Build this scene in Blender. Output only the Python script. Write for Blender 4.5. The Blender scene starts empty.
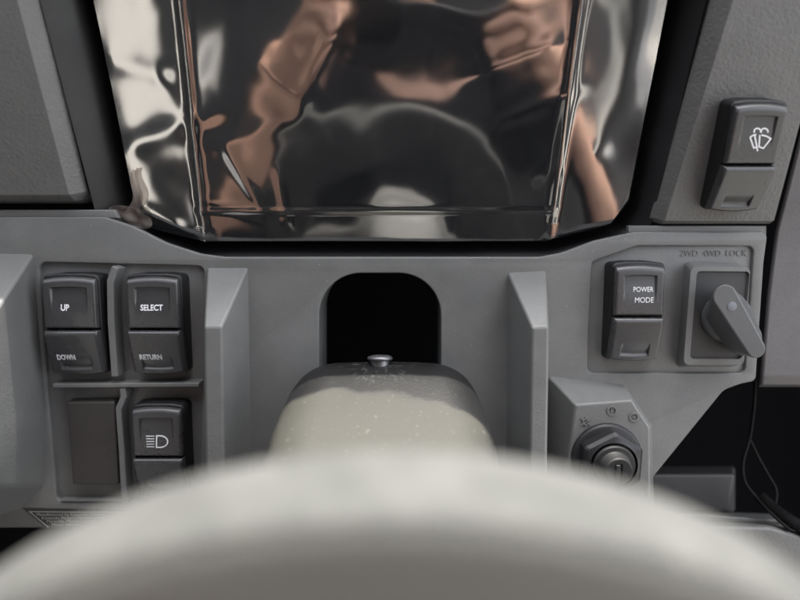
import bpy, bmesh, math, random
from mathutils import Matrix, Vector, noise
random.seed(7)
S = bpy.context.scene
COL = S.collection
R = math.radians

# ------------------------------------------------------------------ frames
F_PX = 620.0                    # focal length in photo pixels (800 wide)
D0 = 0.298                      # distance camera -> dash face at picture centre
PITCH = R(32)
W = Matrix.Translation((0, 0, 1.25)) @ Matrix.Rotation(-PITCH, 4, 'X')   # base frame (x right, y forward, z up) -> world


class Frame:
    """a plane the photo's things stand on: u right, v up, n out towards the driver"""
    def __init__(self, tilt, O):
        self.t = tilt
        self.O = Vector(O)
        c, s = math.cos(tilt), math.sin(tilt)
        self.U = Vector((1, 0, 0)); self.V = Vector((0, -s, c)); self.N = Vector((0, -c, -s))

    def L(self, px, py, n=0.0):
        d = Vector(((px - 400) / F_PX, 1.0, (300 - py) / F_PX))
        k = (n + self.O.dot(self.N)) / d.dot(self.N)
        q = d * k - self.O
        return Vector((q.dot(self.U), q.dot(self.V), n))

    def B(self, l):
        return self.O + self.U * l[0] + self.V * l[1] + self.N * l[2]

    def at(self, px, py, n=0.0, drop=0.0):
        l = self.L(px, py, n)
        return Frame(self.t, self.B((l[0], l[1], drop)))

    def M(self):
        m = Matrix.Identity(4)
        for i in range(3):
            m[i][0] = self.U[i]; m[i][1] = self.V[i]; m[i][2] = self.N[i]; m[i][3] = self.O[i]
        return W @ m


LOW = Frame(R(7), (0, D0, 0))
_o = LOW.B(LOW.L(400, 225))
UP = Frame(R(23.6), _o)

# ------------------------------------------------------------------ materials
def new_mat(name):
    m = bpy.data.materials.new(name); m.use_nodes = True
    nt = m.node_tree
    return m, nt, nt.nodes['Principled BSDF']

def N(nt, typ, **kw):
    n = nt.nodes.new(typ)
    for k, v in kw.items():
        if k in n.inputs.keys() if hasattr(n.inputs, 'keys') else False:
            n.inputs[k].default_value = v
        else:
            setattr(n, k, v)
    return n

def plastic(name, col, rough=0.5, grain=0.12, gscale=1500, var=0.12, specks=0.0, speck_col=(0.45, 0.44, 0.41), spec=0.5, dusty=0.0, gdist=0.0002):
    m, nt, b = new_mat(name)
    lk = nt.links.new
    tc = N(nt, 'ShaderNodeTexCoord')
    b.inputs['Specular IOR Level'].default_value = spec
    # broad handling marks: colour and gloss wander a little
    n1 = N(nt, 'ShaderNodeTexNoise', Scale=38.0, Detail=6.0, Roughness=0.62)
    lk(tc.outputs['Object'], n1.inputs['Vector'])
    mr = N(nt, 'ShaderNodeMapRange'); lk(n1.outputs['Fac'], mr.inputs['Value'])
    mr.inputs['From Min'].default_value = 0.3; mr.inputs['From Max'].default_value = 0.7
    mr.inputs['To Min'].default_value = 1 - var; mr.inputs['To Max'].default_value = 1 + var
    mul = N(nt, 'ShaderNodeMix', data_type='RGBA', blend_type='MULTIPLY'); mul.inputs[0].default_value = 1
    mul.inputs[6].default_value = (*col, 1); lk(mr.outputs[0], mul.inputs[7])
    out = mul.outputs[2]
    if dusty:
        nd = N(nt, 'ShaderNodeTexNoise', Scale=70.0, Detail=8.0, Roughness=0.7); lk(tc.outputs['Object'], nd.inputs['Vector'])
        rd = N(nt, 'ShaderNodeMapRange'); lk(nd.outputs['Fac'], rd.inputs['Value'])
        rd.inputs['From Min'].default_value = 0.42; rd.inputs['From Max'].default_value = 0.75
        rd.inputs['To Min'].default_value = 0; rd.inputs['To Max'].default_value = dusty
        mx = N(nt, 'ShaderNodeMix', data_type='RGBA'); lk(rd.outputs[0], mx.inputs[0]); lk(out, mx.inputs[6])
        mx.inputs[7].default_value = (0.30, 0.29, 0.27, 1); out = mx.outputs[2]
    if specks:
        vo = N(nt, 'ShaderNodeTexVoronoi', Scale=260.0); lk(tc.outputs['Object'], vo.inputs['Vector'])
        # only some cells hold a speck, with a size of their own
        sp = N(nt, 'ShaderNodeSeparateColor'); lk(vo.outputs['Color'], sp.inputs[0])
        th = N(nt, 'ShaderNodeMath', operation='MULTIPLY'); lk(sp.outputs[0], th.inputs[0]); th.inputs[1].default_value = 0.10
        th2 = N(nt, 'ShaderNodeMath', operation='SUBTRACT'); lk(th.outputs[0], th2.inputs[0]); th2.inputs[1].default_value = 0.035
        lt = N(nt, 'ShaderNodeMath', operation='LESS_THAN'); lk(vo.outputs['Distance'], lt.inputs[0]); lk(th2.outputs[0], lt.inputs[1])
        fa = N(nt, 'ShaderNodeMath', operation='MULTIPLY'); lk(lt.outputs[0], fa.inputs[0]); fa.inputs[1].default_value = specks
        mx = N(nt, 'ShaderNodeMix', data_type='RGBA'); lk(fa.outputs[0], mx.inputs[0]); lk(out, mx.inputs[6])
        mx.inputs[7].default_value = (*speck_col, 1); out = mx.outputs[2]
    lk(out, b.inputs['Base Color'])
    rr = N(nt, 'ShaderNodeMapRange'); lk(n1.outputs['Fac'], rr.inputs['Value'])
    rr.inputs['From Min'].default_value = 0.3; rr.inputs['From Max'].default_value = 0.7
    rr.inputs['To Min'].default_value = rough - 0.07; rr.inputs['To Max'].default_value = rough + 0.09
    lk(rr.outputs[0], b.inputs['Roughness'])
    if grain:
        g = N(nt, 'ShaderNodeTexNoise', Scale=float(gscale), Detail=3.0, Roughness=0.55); lk(tc.outputs['Object'], g.inputs['Vector'])
        bp = N(nt, 'ShaderNodeBump', Strength=grain, Distance=gdist); lk(g.outputs['Fac'], bp.inputs['Height'])
        lk(bp.outputs[0], b.inputs['Normal'])
    return m

MAT = {}
MAT['dash'] = plastic('grey_dash_plastic', (0.170, 0.173, 0.170), 0.37, 0.55, 850, 0.10, specks=0.8, dusty=0.12)
MAT['panel'] = plastic('grained_panel_plastic', (0.150, 0.150, 0.146), 0.44, 1.0, 620, 0.10, specks=0.4, dusty=0.10, gdist=0.0003)
MAT['pillar'] = plastic('side_panel_plastic', (0.135, 0.130, 0.134), 0.42, 0.6, 800, 0.08, specks=0.2, dusty=0.1)
MAT['black'] = plastic('black_plastic', (0.012, 0.012, 0.013), 0.45, 0.2, 1500, 0.1)
MAT['void'] = plastic('matt_black_lining', (0.006, 0.006, 0.007), 0.9, 0.0, spec=0.1)
MAT['switch'] = plastic('satin_switch_plastic', (0.048, 0.048, 0.050), 0.27, 0.10, 2600, 0.10, specks=0.12, spec=0.8)
MAT['housing'] = plastic('black_switch_housing', (0.010, 0.010, 0.011), 0.42, 0.1, 2200, 0.1)
MAT['blank'] = plastic('stippled_blank_plastic', (0.055, 0.050, 0.047), 0.45, 0.9, 1700, 0.15, specks=0.2, gdist=0.0003)
MAT['knob'] = plastic('knob_plastic', (0.105, 0.107, 0.109), 0.34, 0.15, 2000, 0.08, specks=0.15)
MAT['knobbase'] = plastic('knob_plate_plastic', (0.045, 0.046, 0.047), 0.40, 0.2, 1800, 0.08, specks=0.15)
MAT['nut'] = plastic('black_zinc_nut', (0.020, 0.020, 0.022), 0.42, 0.1, 1500, 0.12, spec=0.5)
MAT['barrel'] = plastic('black_lock_barrel', (0.018, 0.018, 0.019), 0.55, 0.2, 1500, 0.12, spec=0.35)
MAT['print'] = plastic('white_print', (0.9, 0.9, 0.92), 0.5, 0.0, var=0.04)
MAT['decal'] = plastic('black_decal', (0.012, 0.012, 0.013), 0.3, 0.0)
MAT['decal_print'] = plastic('decal_print', (0.42, 0.42, 0.42), 0.5, 0.0)
MAT['bezel'] = plastic('gloss_black_bezel', (0.008, 0.008, 0.009), 0.12, 0.0)
MAT['frame'] = plastic('satin_frame', (0.40, 0.41, 0.44), 0.25, 0.0)
MAT['dim'] = plastic('dark_grey_plastic', (0.085, 0.083, 0.084), 0.5, 0.4, 900, 0.1)
MAT['strap'] = plastic('cable_sleeve', (0.004, 0.004, 0.0045), 0.7, 0.6, 900, 0.2, spec=0.25)
def rim_mat():
    """black rubber, pale with dust on the driver's side and clean towards the dash"""
    m = plastic('dusty_wheel_rubber', (0.064, 0.065, 0.060), 0.8, 0.5, 700, 0.16, dusty=0.18, gdist=0.0003)
    nt = m.node_tree; lk = nt.links.new; b = nt.nodes['Principled BSDF']; src = b.inputs['Base Color'].links[0].from_socket
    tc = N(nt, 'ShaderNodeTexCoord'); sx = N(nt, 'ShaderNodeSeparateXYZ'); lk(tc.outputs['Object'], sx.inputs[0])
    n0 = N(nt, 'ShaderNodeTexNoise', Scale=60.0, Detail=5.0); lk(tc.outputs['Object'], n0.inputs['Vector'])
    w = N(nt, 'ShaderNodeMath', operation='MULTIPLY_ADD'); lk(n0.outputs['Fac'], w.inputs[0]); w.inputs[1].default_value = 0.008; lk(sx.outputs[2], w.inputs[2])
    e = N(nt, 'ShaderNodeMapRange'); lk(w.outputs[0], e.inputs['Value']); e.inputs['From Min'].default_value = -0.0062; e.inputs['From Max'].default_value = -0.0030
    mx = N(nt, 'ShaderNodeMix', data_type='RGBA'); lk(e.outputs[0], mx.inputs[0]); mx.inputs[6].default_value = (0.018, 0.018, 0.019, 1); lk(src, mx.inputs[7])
    # face towards the driver painted paler for the fill light missing there
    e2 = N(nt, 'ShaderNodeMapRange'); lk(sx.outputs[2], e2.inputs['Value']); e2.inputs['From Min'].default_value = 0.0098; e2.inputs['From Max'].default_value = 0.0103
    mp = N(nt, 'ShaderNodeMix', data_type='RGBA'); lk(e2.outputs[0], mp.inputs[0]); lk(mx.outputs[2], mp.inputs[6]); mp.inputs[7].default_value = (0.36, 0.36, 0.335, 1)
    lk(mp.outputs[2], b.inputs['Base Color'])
    return m
MAT['rim'] = rim_mat()
MAT['hub'] = plastic('wheel_hub_plastic', (0.15, 0.15, 0.145), 0.5, 0.3, 900, 0.1, dusty=0.2)
MAT['skin'] = plastic('skin', (0.62, 0.37, 0.27), 0.45, 0.3, 500, 0.10, gdist=0.0004)
MAT['shirt'] = plastic('black_cotton', (0.016, 0.016, 0.018), 0.85, 0.5, 600, 0.15, spec=0.2)
MAT['jeans'] = plastic('navy_denim', (0.025, 0.035, 0.085), 0.85, 0.5, 600, 0.15, spec=0.2)
MAT['hair'] = plastic('dark_hair', (0.02, 0.014, 0.01), 0.5, 0.3, 800, 0.2)
MAT['phone'] = plastic('phone_case', (0.02, 0.02, 0.022), 0.25, 0.0)
MAT['seat'] = plastic('black_vinyl', (0.02, 0.02, 0.021), 0.45, 0.5, 400, 0.1, gdist=0.0005)
MAT['ground'] = plastic('pale_concrete', (0.22, 0.215, 0.20), 0.85, 0.4, 30, 0.12, gdist=0.002)
MAT['cladding'] = plastic('cream_cladding', (0.62, 0.60, 0.56), 0.7, 0.2, 30, 0.05, gdist=0.002)
MAT['roof'] = plastic('grey_roof_sheet', (0.25, 0.25, 0.26), 0.5, 0.0)

m, nt, b = new_mat('bright_rivet'); b.inputs['Base Color'].default_value = (0.22, 0.22, 0.23, 1); b.inputs['Metallic'].default_value = 0.8
b.inputs['Roughness'].default_value = 0.42; MAT['rivet'] = m
m, nt, b = new_mat('display_glass'); b.inputs['Base Color'].default_value = (0.004, 0.004, 0.005, 1); b.inputs['Roughness'].default_value = 0.04
b.inputs['IOR'].default_value = 1.5; MAT['glass'] = m

def film_mat():
    m = bpy.data.materials.new('clear_protective_film'); m.use_nodes = True
    nt = m.node_tree; nt.nodes.clear(); lk = nt.links.new
    out = nt.nodes.new('ShaderNodeOutputMaterial')
    tr = nt.nodes.new('ShaderNodeBsdfTransparent'); tr.inputs[0].default_value = (0.80, 0.79, 0.78, 1)
    gl = nt.nodes.new('ShaderNodeBsdfGlossy'); gl.inputs['Roughness'].default_value = 0.065; gl.inputs[0].default_value = (1, 0.98, 0.96, 1)
    fr = nt.nodes.new('ShaderNodeFresnel'); fr.inputs['IOR'].default_value = 3.2
    mx = nt.nodes.new('ShaderNodeMixShader'); lk(fr.outputs[0], mx.inputs[0]); lk(tr.outputs[0], mx.inputs[1]); lk(gl.outputs[0], mx.inputs[2])
    df = nt.nodes.new('ShaderNodeBsdfDiffuse'); df.inputs[0].default_value = (0.5, 0.54, 0.62, 1)
    mx2 = nt.nodes.new('ShaderNodeMixShader'); mx2.inputs[0].default_value = 0.022
    lk(mx.outputs[0], mx2.inputs[1]); lk(df.outputs[0], mx2.inputs[2]); lk(mx2.outputs[0], out.inputs[0])
    return m
MAT['film'] = film_mat()
def tab_mat():
    m = bpy.data.materials.new('crumpled_film_tab'); m.use_nodes = True
    nt = m.node_tree; nt.nodes.clear(); lk = nt.links.new
    out = nt.nodes.new('ShaderNodeOutputMaterial')
    tr = nt.nodes.new('ShaderNodeBsdfTransparent'); tr.inputs[0].default_value = (0.9, 0.87, 0.85, 1)
    gl = nt.nodes.new('ShaderNodeBsdfPrincipled'); gl.inputs['Base Color'].default_value = (0.38, 0.33, 0.31, 1); gl.inputs['Roughness'].default_value = 0.25
    mx = nt.nodes.new('ShaderNodeMixShader'); mx.inputs[0].default_value = 0.24
    lk(tr.outputs[0], mx.inputs[1]); lk(gl.outputs[0], mx.inputs[2]); lk(mx.outputs[0], out.inputs[0])
    return m
MAT['tab'] = tab_mat()

def shroud_mat():
    """black plastic; everything but the wiped rear strip lies under pale dust"""
    m, nt, b = new_mat('dusty_shroud_plastic'); lk = nt.links.new
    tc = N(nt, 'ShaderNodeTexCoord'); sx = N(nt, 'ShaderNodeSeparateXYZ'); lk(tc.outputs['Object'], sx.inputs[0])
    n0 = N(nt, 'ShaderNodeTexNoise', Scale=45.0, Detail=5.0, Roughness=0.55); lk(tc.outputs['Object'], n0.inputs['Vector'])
    # edge of dust and painted shadow: object y (forward) with a lean in x and some wobble
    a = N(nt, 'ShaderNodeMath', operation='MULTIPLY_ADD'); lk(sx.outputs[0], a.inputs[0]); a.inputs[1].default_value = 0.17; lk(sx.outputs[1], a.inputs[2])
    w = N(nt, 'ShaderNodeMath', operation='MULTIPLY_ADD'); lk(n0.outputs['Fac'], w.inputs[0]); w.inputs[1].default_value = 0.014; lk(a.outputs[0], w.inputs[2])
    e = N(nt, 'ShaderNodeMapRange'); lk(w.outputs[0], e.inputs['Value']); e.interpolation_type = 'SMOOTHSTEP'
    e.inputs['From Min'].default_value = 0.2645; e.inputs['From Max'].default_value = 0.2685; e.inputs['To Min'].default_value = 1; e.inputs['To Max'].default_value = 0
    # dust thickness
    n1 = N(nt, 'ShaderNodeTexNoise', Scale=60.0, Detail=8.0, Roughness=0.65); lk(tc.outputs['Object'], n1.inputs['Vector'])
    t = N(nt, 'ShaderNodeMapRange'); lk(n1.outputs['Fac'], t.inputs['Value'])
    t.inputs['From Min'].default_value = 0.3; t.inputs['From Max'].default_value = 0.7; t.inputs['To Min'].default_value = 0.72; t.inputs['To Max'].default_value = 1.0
    ab = N(nt, 'ShaderNodeMath', operation='ABSOLUTE'); lk(sx.outputs[0], ab.inputs[0])          # dust thins out over the shoulders
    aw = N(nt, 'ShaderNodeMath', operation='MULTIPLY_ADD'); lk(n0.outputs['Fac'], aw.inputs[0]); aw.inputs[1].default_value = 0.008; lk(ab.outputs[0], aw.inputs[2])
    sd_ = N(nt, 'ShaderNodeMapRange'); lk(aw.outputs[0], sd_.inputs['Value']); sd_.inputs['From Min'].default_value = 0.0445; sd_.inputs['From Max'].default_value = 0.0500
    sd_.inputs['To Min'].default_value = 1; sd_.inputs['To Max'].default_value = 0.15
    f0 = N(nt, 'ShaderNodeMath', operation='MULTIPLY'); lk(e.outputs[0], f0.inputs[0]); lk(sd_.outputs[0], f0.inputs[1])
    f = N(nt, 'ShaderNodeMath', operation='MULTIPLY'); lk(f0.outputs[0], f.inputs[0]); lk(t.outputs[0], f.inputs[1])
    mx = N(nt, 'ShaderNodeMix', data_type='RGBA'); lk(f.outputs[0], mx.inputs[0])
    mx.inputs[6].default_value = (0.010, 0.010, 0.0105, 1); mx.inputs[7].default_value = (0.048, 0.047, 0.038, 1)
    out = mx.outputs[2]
    for sc, k, lim in ((620.0, 0.34, 0.15), (300.0, 0.42, 0.12), (120.0, 0.4, 0.05)):        # clots of dried mud
        vo = N(nt, 'ShaderNodeTexVoronoi', Scale=sc); 
        wn = N(nt, 'ShaderNodeTexNoise', Scale=400.0, Detail=2.0); lk(tc.outputs['Object'], wn.inputs['Vector'])
        ad = N(nt, 'ShaderNodeMix', data_type='VECTOR'); ad.inputs[0].default_value = 0.004; lk(tc.outputs['Object'], ad.inputs[4]); lk(wn.outputs['Color'], ad.inputs[5])
        lk(ad.outputs[1], vo.inputs['Vector'])
        sp = N(nt, 'ShaderNodeSeparateColor'); lk(vo.outputs['Color'], sp.inputs[0])
        p = N(nt, 'ShaderNodeMath', operation='POWER'); lk(sp.outputs[0], p.inputs[0]); p.inputs[1].default_value = 3.0
        q = N(nt, 'ShaderNodeMath', operation='MULTIPLY'); lk(p.outputs[0], q.inputs[0]); q.inputs[1].default_value = lim * 2
        lt = N(nt, 'ShaderNodeMath', operation='LESS_THAN'); lk(vo.outputs['Distance'], lt.inputs[0]); lk(q.outputs[0], lt.inputs[1])
        fa = N(nt, 'ShaderNodeMath', operation='MULTIPLY'); lk(lt.outputs[0], fa.inputs[0]); fa.inputs[1].default_value = k
        fb = N(nt, 'ShaderNodeMath', operation='MULTIPLY'); lk(fa.outputs[0], fb.inputs[0])
        ee = N(nt, 'ShaderNodeMapRange'); lk(e.outputs[0], ee.inputs['Value']); ee.inputs['To Min'].default_value = 0.25; lk(ee.outputs[0], fb.inputs[1])
        m2 = N(nt, 'ShaderNodeMix', data_type='RGBA'); lk(fb.outputs[0], m2.inputs[0]); lk(out, m2.inputs[6]); m2.inputs[7].default_value = (0.14, 0.135, 0.11, 1)
        out = m2.outputs[2]
    # fine scuffs that fan out from the rivet
    sb = N(nt, 'ShaderNodeVectorMath', operation='SUBTRACT'); lk(tc.outputs['Object'], sb.inputs[0]); sb.inputs[1].default_value = (-0.0018, 0.2835, -0.0287)
    nm = N(nt, 'ShaderNodeVectorMath', operation='NORMALIZE'); lk(sb.outputs[0], nm.inputs[0])
    ln = N(nt, 'ShaderNodeVectorMath', operation='LENGTH'); lk(sb.outputs[0], ln.inputs[0])
    ns = N(nt, 'ShaderNodeTexNoise', Scale=16.0, Detail=3.0, Roughness=0.8); lk(nm.outputs[0], ns.inputs['Vector'])
    nb = N(nt, 'ShaderNodeTexNoise', Scale=420.0, Detail=2.0); lk(tc.outputs['Object'], nb.inputs['Vector'])
    pr = N(nt, 'ShaderNodeMath', operation='MULTIPLY'); lk(ns.outputs['Fac'], pr.inputs[0]); lk(nb.outputs['Fac'], pr.inputs[1])
    th = N(nt, 'ShaderNodeMapRange'); lk(pr.outputs[0], th.inputs['Value']); th.inputs['From Min'].default_value = 0.29; th.inputs['From Max'].default_value = 0.36; th.inputs['To Max'].default_value = 0.28
    fo_ = N(nt, 'ShaderNodeMapRange'); lk(ln.outputs['Value'], fo_.inputs['Value']); fo_.inputs['From Min'].default_value = 0.007; fo_.inputs['From Max'].default_value = 0.022; fo_.inputs['To Min'].default_value = 1; fo_.inputs['To Max'].default_value = 0
    mm_ = N(nt, 'ShaderNodeMath', operation='MULTIPLY'); lk(th.outputs[0], mm_.inputs[0]); lk(fo_.outputs[0], mm_.inputs[1])
    m3 = N(nt, 'ShaderNodeMix', data_type='RGBA'); lk(mm_.outputs[0], m3.inputs[0]); lk(out, m3.inputs[6]); m3.inputs[7].default_value = (0.22, 0.22, 0.21, 1); out = m3.outputs[2]
    lk(out, b.inputs['Base Color'])
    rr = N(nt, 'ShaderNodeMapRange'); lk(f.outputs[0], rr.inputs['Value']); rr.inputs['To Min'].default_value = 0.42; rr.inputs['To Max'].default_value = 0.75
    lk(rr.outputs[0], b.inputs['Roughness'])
    g = N(nt, 'ShaderNodeTexNoise', Scale=900.0, Detail=4.0, Roughness=0.6); lk(tc.outputs['Object'], g.inputs['Vector'])
    bp = N(nt, 'ShaderNodeBump', Strength=0.35, Distance=0.0003); lk(g.outputs['Fac'], bp.inputs['Height']); lk(bp.outputs[0], b.inputs['Normal'])
    return m
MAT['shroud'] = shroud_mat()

# ------------------------------------------------------------------ mesh helpers
class MB:
    def __init__(self):
        self.v = []; self.f = []

    def loft(self, rings, cap0=True, cap1=True, closed=True):
        base = len(self.v); n = len(rings[0])
        for r in rings:
            self.v += [tuple(p) for p in r]
        for i in range(len(rings) - 1):
            a = base + i * n; c = a + n
            for j in range(n if closed else n - 1):
                k = (j + 1) % n
                self.f.append((a + j, a + k, c + k, c + j))
        if cap0: self.f.append(tuple(base + j for j in reversed(range(n))))
        if cap1: self.f.append(tuple(base + (len(rings) - 1) * n + j for j in range(n)))
        return self

    def prism(self, poly, z0, z1, inset=0.0):
        top = offset_poly(poly, -inset) if inset else poly
        return self.loft([[(x, y, z0) for x, y in poly], [(x, y, z1) for x, y in top]])

    def box(self, x0, x1, y0, y1, z0, z1):
        return self.prism([(x0, y0), (x1, y0), (x1, y1), (x0, y1)], z0, z1)

    def lathe(self, prof, seg=48, c=(0, 0), cap0=True, cap1=True):
        return self.loft([[(c[0] + r * math.cos(2 * math.pi * i / seg), c[1] + r * math.sin(2 * math.pi * i / seg), z) for i in range(seg)] for r, z in prof], cap0, cap1)

    def tube(self, pts, rad, seg=12):
        pts = [Vector(p) for p in pts]; rings = []
        up = Vector((0.123, 0.31, 0.94))
        for i, p in enumerate(pts):
            t = (pts[min(i + 1, len(pts) - 1)] - pts[max(i - 1, 0)]).normalized()
            a = t.cross(up).normalized(); bb = t.cross(a)
            r = rad[i] if isinstance(rad, (list, tuple)) else rad
            rings.append([p + a * (r * math.cos(2 * math.pi * j / seg)) + bb * (r * math.sin(2 * math.pi * j / seg)) for j in range(seg)])
        return self.loft(rings)

    def grid(self, pts):
        base = len(self.v); h = len(pts); w = len(pts[0])
        for r in pts: self.v += [tuple(p) for p in r]
        for i in range(h - 1):
            for j in range(w - 1):
                a = base + i * w + j
                self.f.append((a, a + 1, a + w + 1, a + w))
        return self

    def stroke(self, pts, wd, z0, z1, closed=False):
        """a flat line of constant width drawn along pts (2D)"""
        P = [Vector(p) for p in pts]; n = len(P); l = []; r = []
        for i in range(n):
            a = P[(i - 1) % n] if closed or i > 0 else P[i]; c = P[(i + 1) % n] if closed or i < n - 1 else P[i]
            d0 = (P[i] - a); d1 = (c - P[i])
            if d0.length < 1e-9: d0 = d1
            if d1.length < 1e-9: d1 = d0
            d0.normalize(); d1.normalize()
            nn = Vector((-(d0.y + d1.y), d0.x + d1.x)); nn.normalize()
            k = wd / 2 / max(0.5, nn.dot(Vector((-d0.y, d0.x))))
            l.append(P[i] + nn * k); r.append(P[i] - nn * k)
        rings = [[(l[i].x, l[i].y, z0), (r[i].x, r[i].y, z0), (r[i].x, r[i].y, z1), (l[i].x, l[i].y, z1)] for i in range(n)]
        if closed: rings.append(rings[0]); return self.loft(rings, False, False)
        return self.loft(rings)

    def build(self, name, mat, parent=None, bevel=0.0, seg=3, sharp=35, sub=0, zf=None):
        me = bpy.data.meshes.new(name)
        me.from_pydata([tuple(p) for p in self.v], [], self.f)
        bm = bmesh.new(); bm.from_mesh(me)
        bmesh.ops.remove_doubles(bm, verts=bm.verts, dist=1e-7)
        bmesh.ops.recalc_face_normals(bm, faces=bm.faces)
        bm.to_mesh(me); bm.free()
        return link(name, me, mat, parent, bevel, seg, sharp, sub)


def link(name, me, mat, parent=None, bevel=0.0, seg=3, sharp=35, sub=0):
    me.materials.clear(); me.materials.append(MAT[mat])
    for p in me.polygons: p.use_smooth = True
    o = bpy.data.objects.new(name, me); COL.objects.link(o)
    if parent is not None: o.parent = parent
    if bevel:
        bv = o.modifiers.new('bevel', 'BEVEL'); bv.width = bevel; bv.segments = seg; bv.limit_method = 'ANGLE'; bv.angle_limit = R(28)
        bv.harden_normals = True; bv.use_clamp_overlap = True
        me.set_sharp_from_angle(angle=R(80))
    elif not sub:
        me.set_sharp_from_angle(angle=R(sharp))
    if sub:
        sb = o.modifiers.new('subdivision', 'SUBSURF'); sb.levels = sub; sb.render_levels = sub
    return o


def offset_poly(poly, d):
    P = [Vector(p) for p in poly]; n = len(P); out = []
    area = sum(P[i].x * P[(i + 1) % n].y - P[(i + 1) % n].x * P[i].y for i in range(n))
    sg = 1 if area > 0 else -1
    for i in range(n):
        d0 = (P[i] - P[i - 1]).normalized(); d1 = (P[(i + 1) % n] - P[i]).normalized()
        n0 = Vector((d0.y, -d0.x)) * sg; n1 = Vector((d1.y, -d1.x)) * sg
        nn = (n0 + n1).normalized(); k = d / max(0.4, nn.dot(n0))
        out.append((P[i].x + nn.x * k, P[i].y + nn.y * k))
    return out


def fillet(poly, r, seg=6):
    P = [Vector((p[0], p[1])) for p in poly]; n = len(P); out = []
    for i in range(n):
        ri = r[i] if isinstance(r, (list, tuple)) else r
        a = P[i - 1] - P[i]; c = P[(i + 1) % n] - P[i]
        la, lc = a.length, c.length; a.normalize(); c.normalize()
        ang = math.acos(max(-1, min(1, a.dot(c))))
        if ri <= 0 or ang > R(176): out.append((P[i].x, P[i].y)); continue
        t = min(ri / math.tan(ang / 2), la * 0.48, lc * 0.48); rr = t * math.tan(ang / 2)
        bis = (a + c).normalized(); cen = P[i] + bis * (rr / math.sin(ang / 2))
        p0 = P[i] + a * t; p1 = P[i] + c * t
        v0 = p0 - cen; v1 = p1 - cen
        th = v0.angle_signed(v1)          # clockwise positive
        for k in range(seg + 1):
            q = v0.copy(); q.rotate(Matrix.Rotation(-th * k / seg, 2)); out.append((cen.x + q.x, cen.y + q.y))
    return out


def ccw(poly, want=True):
    a = sum(poly[i][0] * poly[(i + 1) % len(poly)][1] - poly[(i + 1) % len(poly)][0] * poly[i][1] for i in range(len(poly)))
    return list(poly) if (a > 0) == want else list(reversed(poly))


def plate(name, mat, outer, holes, z0, z1, parent, bev=0.0008):
    """flat sheet with openings, rounded edges"""
    cu = bpy.data.curves.new(name, 'CURVE'); cu.dimensions = '2D'; cu.fill_mode = 'BOTH'
    for k, poly in enumerate([ccw(offset_poly(outer, -bev))] + [ccw(offset_poly(h, bev), False) for h in holes]):
        sp = cu.splines.new('POLY'); sp.points.add(len(poly) - 1)
        for q, p in zip(sp.points, poly): q.co = (p[0], p[1], 0, 1)
        sp.use_cyclic_u = True
    cu.extrude = (z1 - z0) / 2 - bev; cu.bevel_depth = bev; cu.bevel_resolution = 2
    t = bpy.data.objects.new('tmp', cu); COL.objects.link(t)
    me = bpy.data.meshes.new_from_object(t.evaluated_get(bpy.context.evaluated_depsgraph_get()))
    bpy.data.objects.remove(t)
    me.name = name
    for v in me.vertices: v.co.z += (z0 + z1) / 2
    bm = bmesh.new(); bm.from_mesh(me); bmesh.ops.remove_doubles(bm, verts=bm.verts, dist=1e-6); bmesh.ops.recalc_face_normals(bm, faces=bm.faces); bm.to_mesh(me); bm.free()
    return link(name, me, mat, parent, sharp=40)


def text_mesh(body, size, align='CENTER', bold=0.0, sx=0.82):
    cu = bpy.data.curves.new('lettering', 'FONT'); cu.body = body; cu.size = size; cu.align_x = align; cu.align_y = 'CENTER'
    cu.offset = bold; cu.fill_mode = 'FRONT'; cu.resolution_u = 4; cu.space_line = 0.8
    t = bpy.data.objects.new('tmp', cu); COL.objects.link(t)
    me = bpy.data.meshes.new_from_object(t.evaluated_get(bpy.context.evaluated_depsgraph_get()))
    bpy.data.objects.remove(t)
    vs = [(v.co.x * sx, v.co.y) for v in me.vertices]; fs = [tuple(p.vertices) for p in me.polygons]
    return vs, fs


def thing(name, label, cat, frame=None, mat=None, group=None):
    o = bpy.data.objects.new(name, None); o.empty_display_size = 0.01; COL.objects.link(o)
    o.matrix_world = frame.M() if frame else (mat if mat is not None else Matrix.Identity(4))
    o['label'] = label; o['category'] = cat
    if group: o['group'] = group
    return o


def px(fr, pts, n=0.0):
    return [tuple(fr.L(x, y, n).xy) for x, y in pts]


def lerp(a, b, t): return a + (b - a) * t
def sstep(a, b, x):
    t = max(0.0, min(1.0, (x - a) / (b - a))); return t * t * (3 - 2 * t)

# ------------------------------------------------------------------ dashboard
FL = -0.0025                                                     # floor of the switch recesses
dash = thing('dashboard', 'grey moulded plastic dashboard with arched opening, ribs and recessed switch fields', 'dashboard', LOW)
face = px(LOW, [(-60, 217), (104, 217), (132, 226), (166, 243), (200, 254), (224, 257), (540, 257), (562, 253), (594, 241), (634, 232), (768, 232),
                (764, 262), (756, 381), (741, 384), (724, 390), (612, 528), (-60, 528)])
face = fillet(face, [0, .004, .01, .02, .02, .01, .01, .02, .02, .012, .003, 0, .003, .003, .008, .01, 0])
arch = px(LOW, [(319, 560), (319, 273), (441, 273), (441, 560)])
arch = fillet(arch, [0, .0205, .0205, 0], 14)
lrec = px(LOW, [(38, 262), (204, 266), (203, 385), (198, 502), (56, 502), (47, 385)])
lrec = fillet(lrec, [.004, .003, 0, .003, .004, 0])
rrec = px(LOW, [(592, 262), (637, 246), (754, 246), (745, 373), (587, 373)])
rrec = fillet(rrec, [.002, .006, .003, .003, .003])
arch_hole = px(LOW, [(319, 515), (319, 273), (441, 273), (441, 515)]); arch_hole = fillet(arch_hole, [0, .0205, .0205, 0], 14)
plate('face_panel', 'dash', face, [arch_hole, lrec, rrec], -0.004, 0.0, dash, 0.0007)
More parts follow.
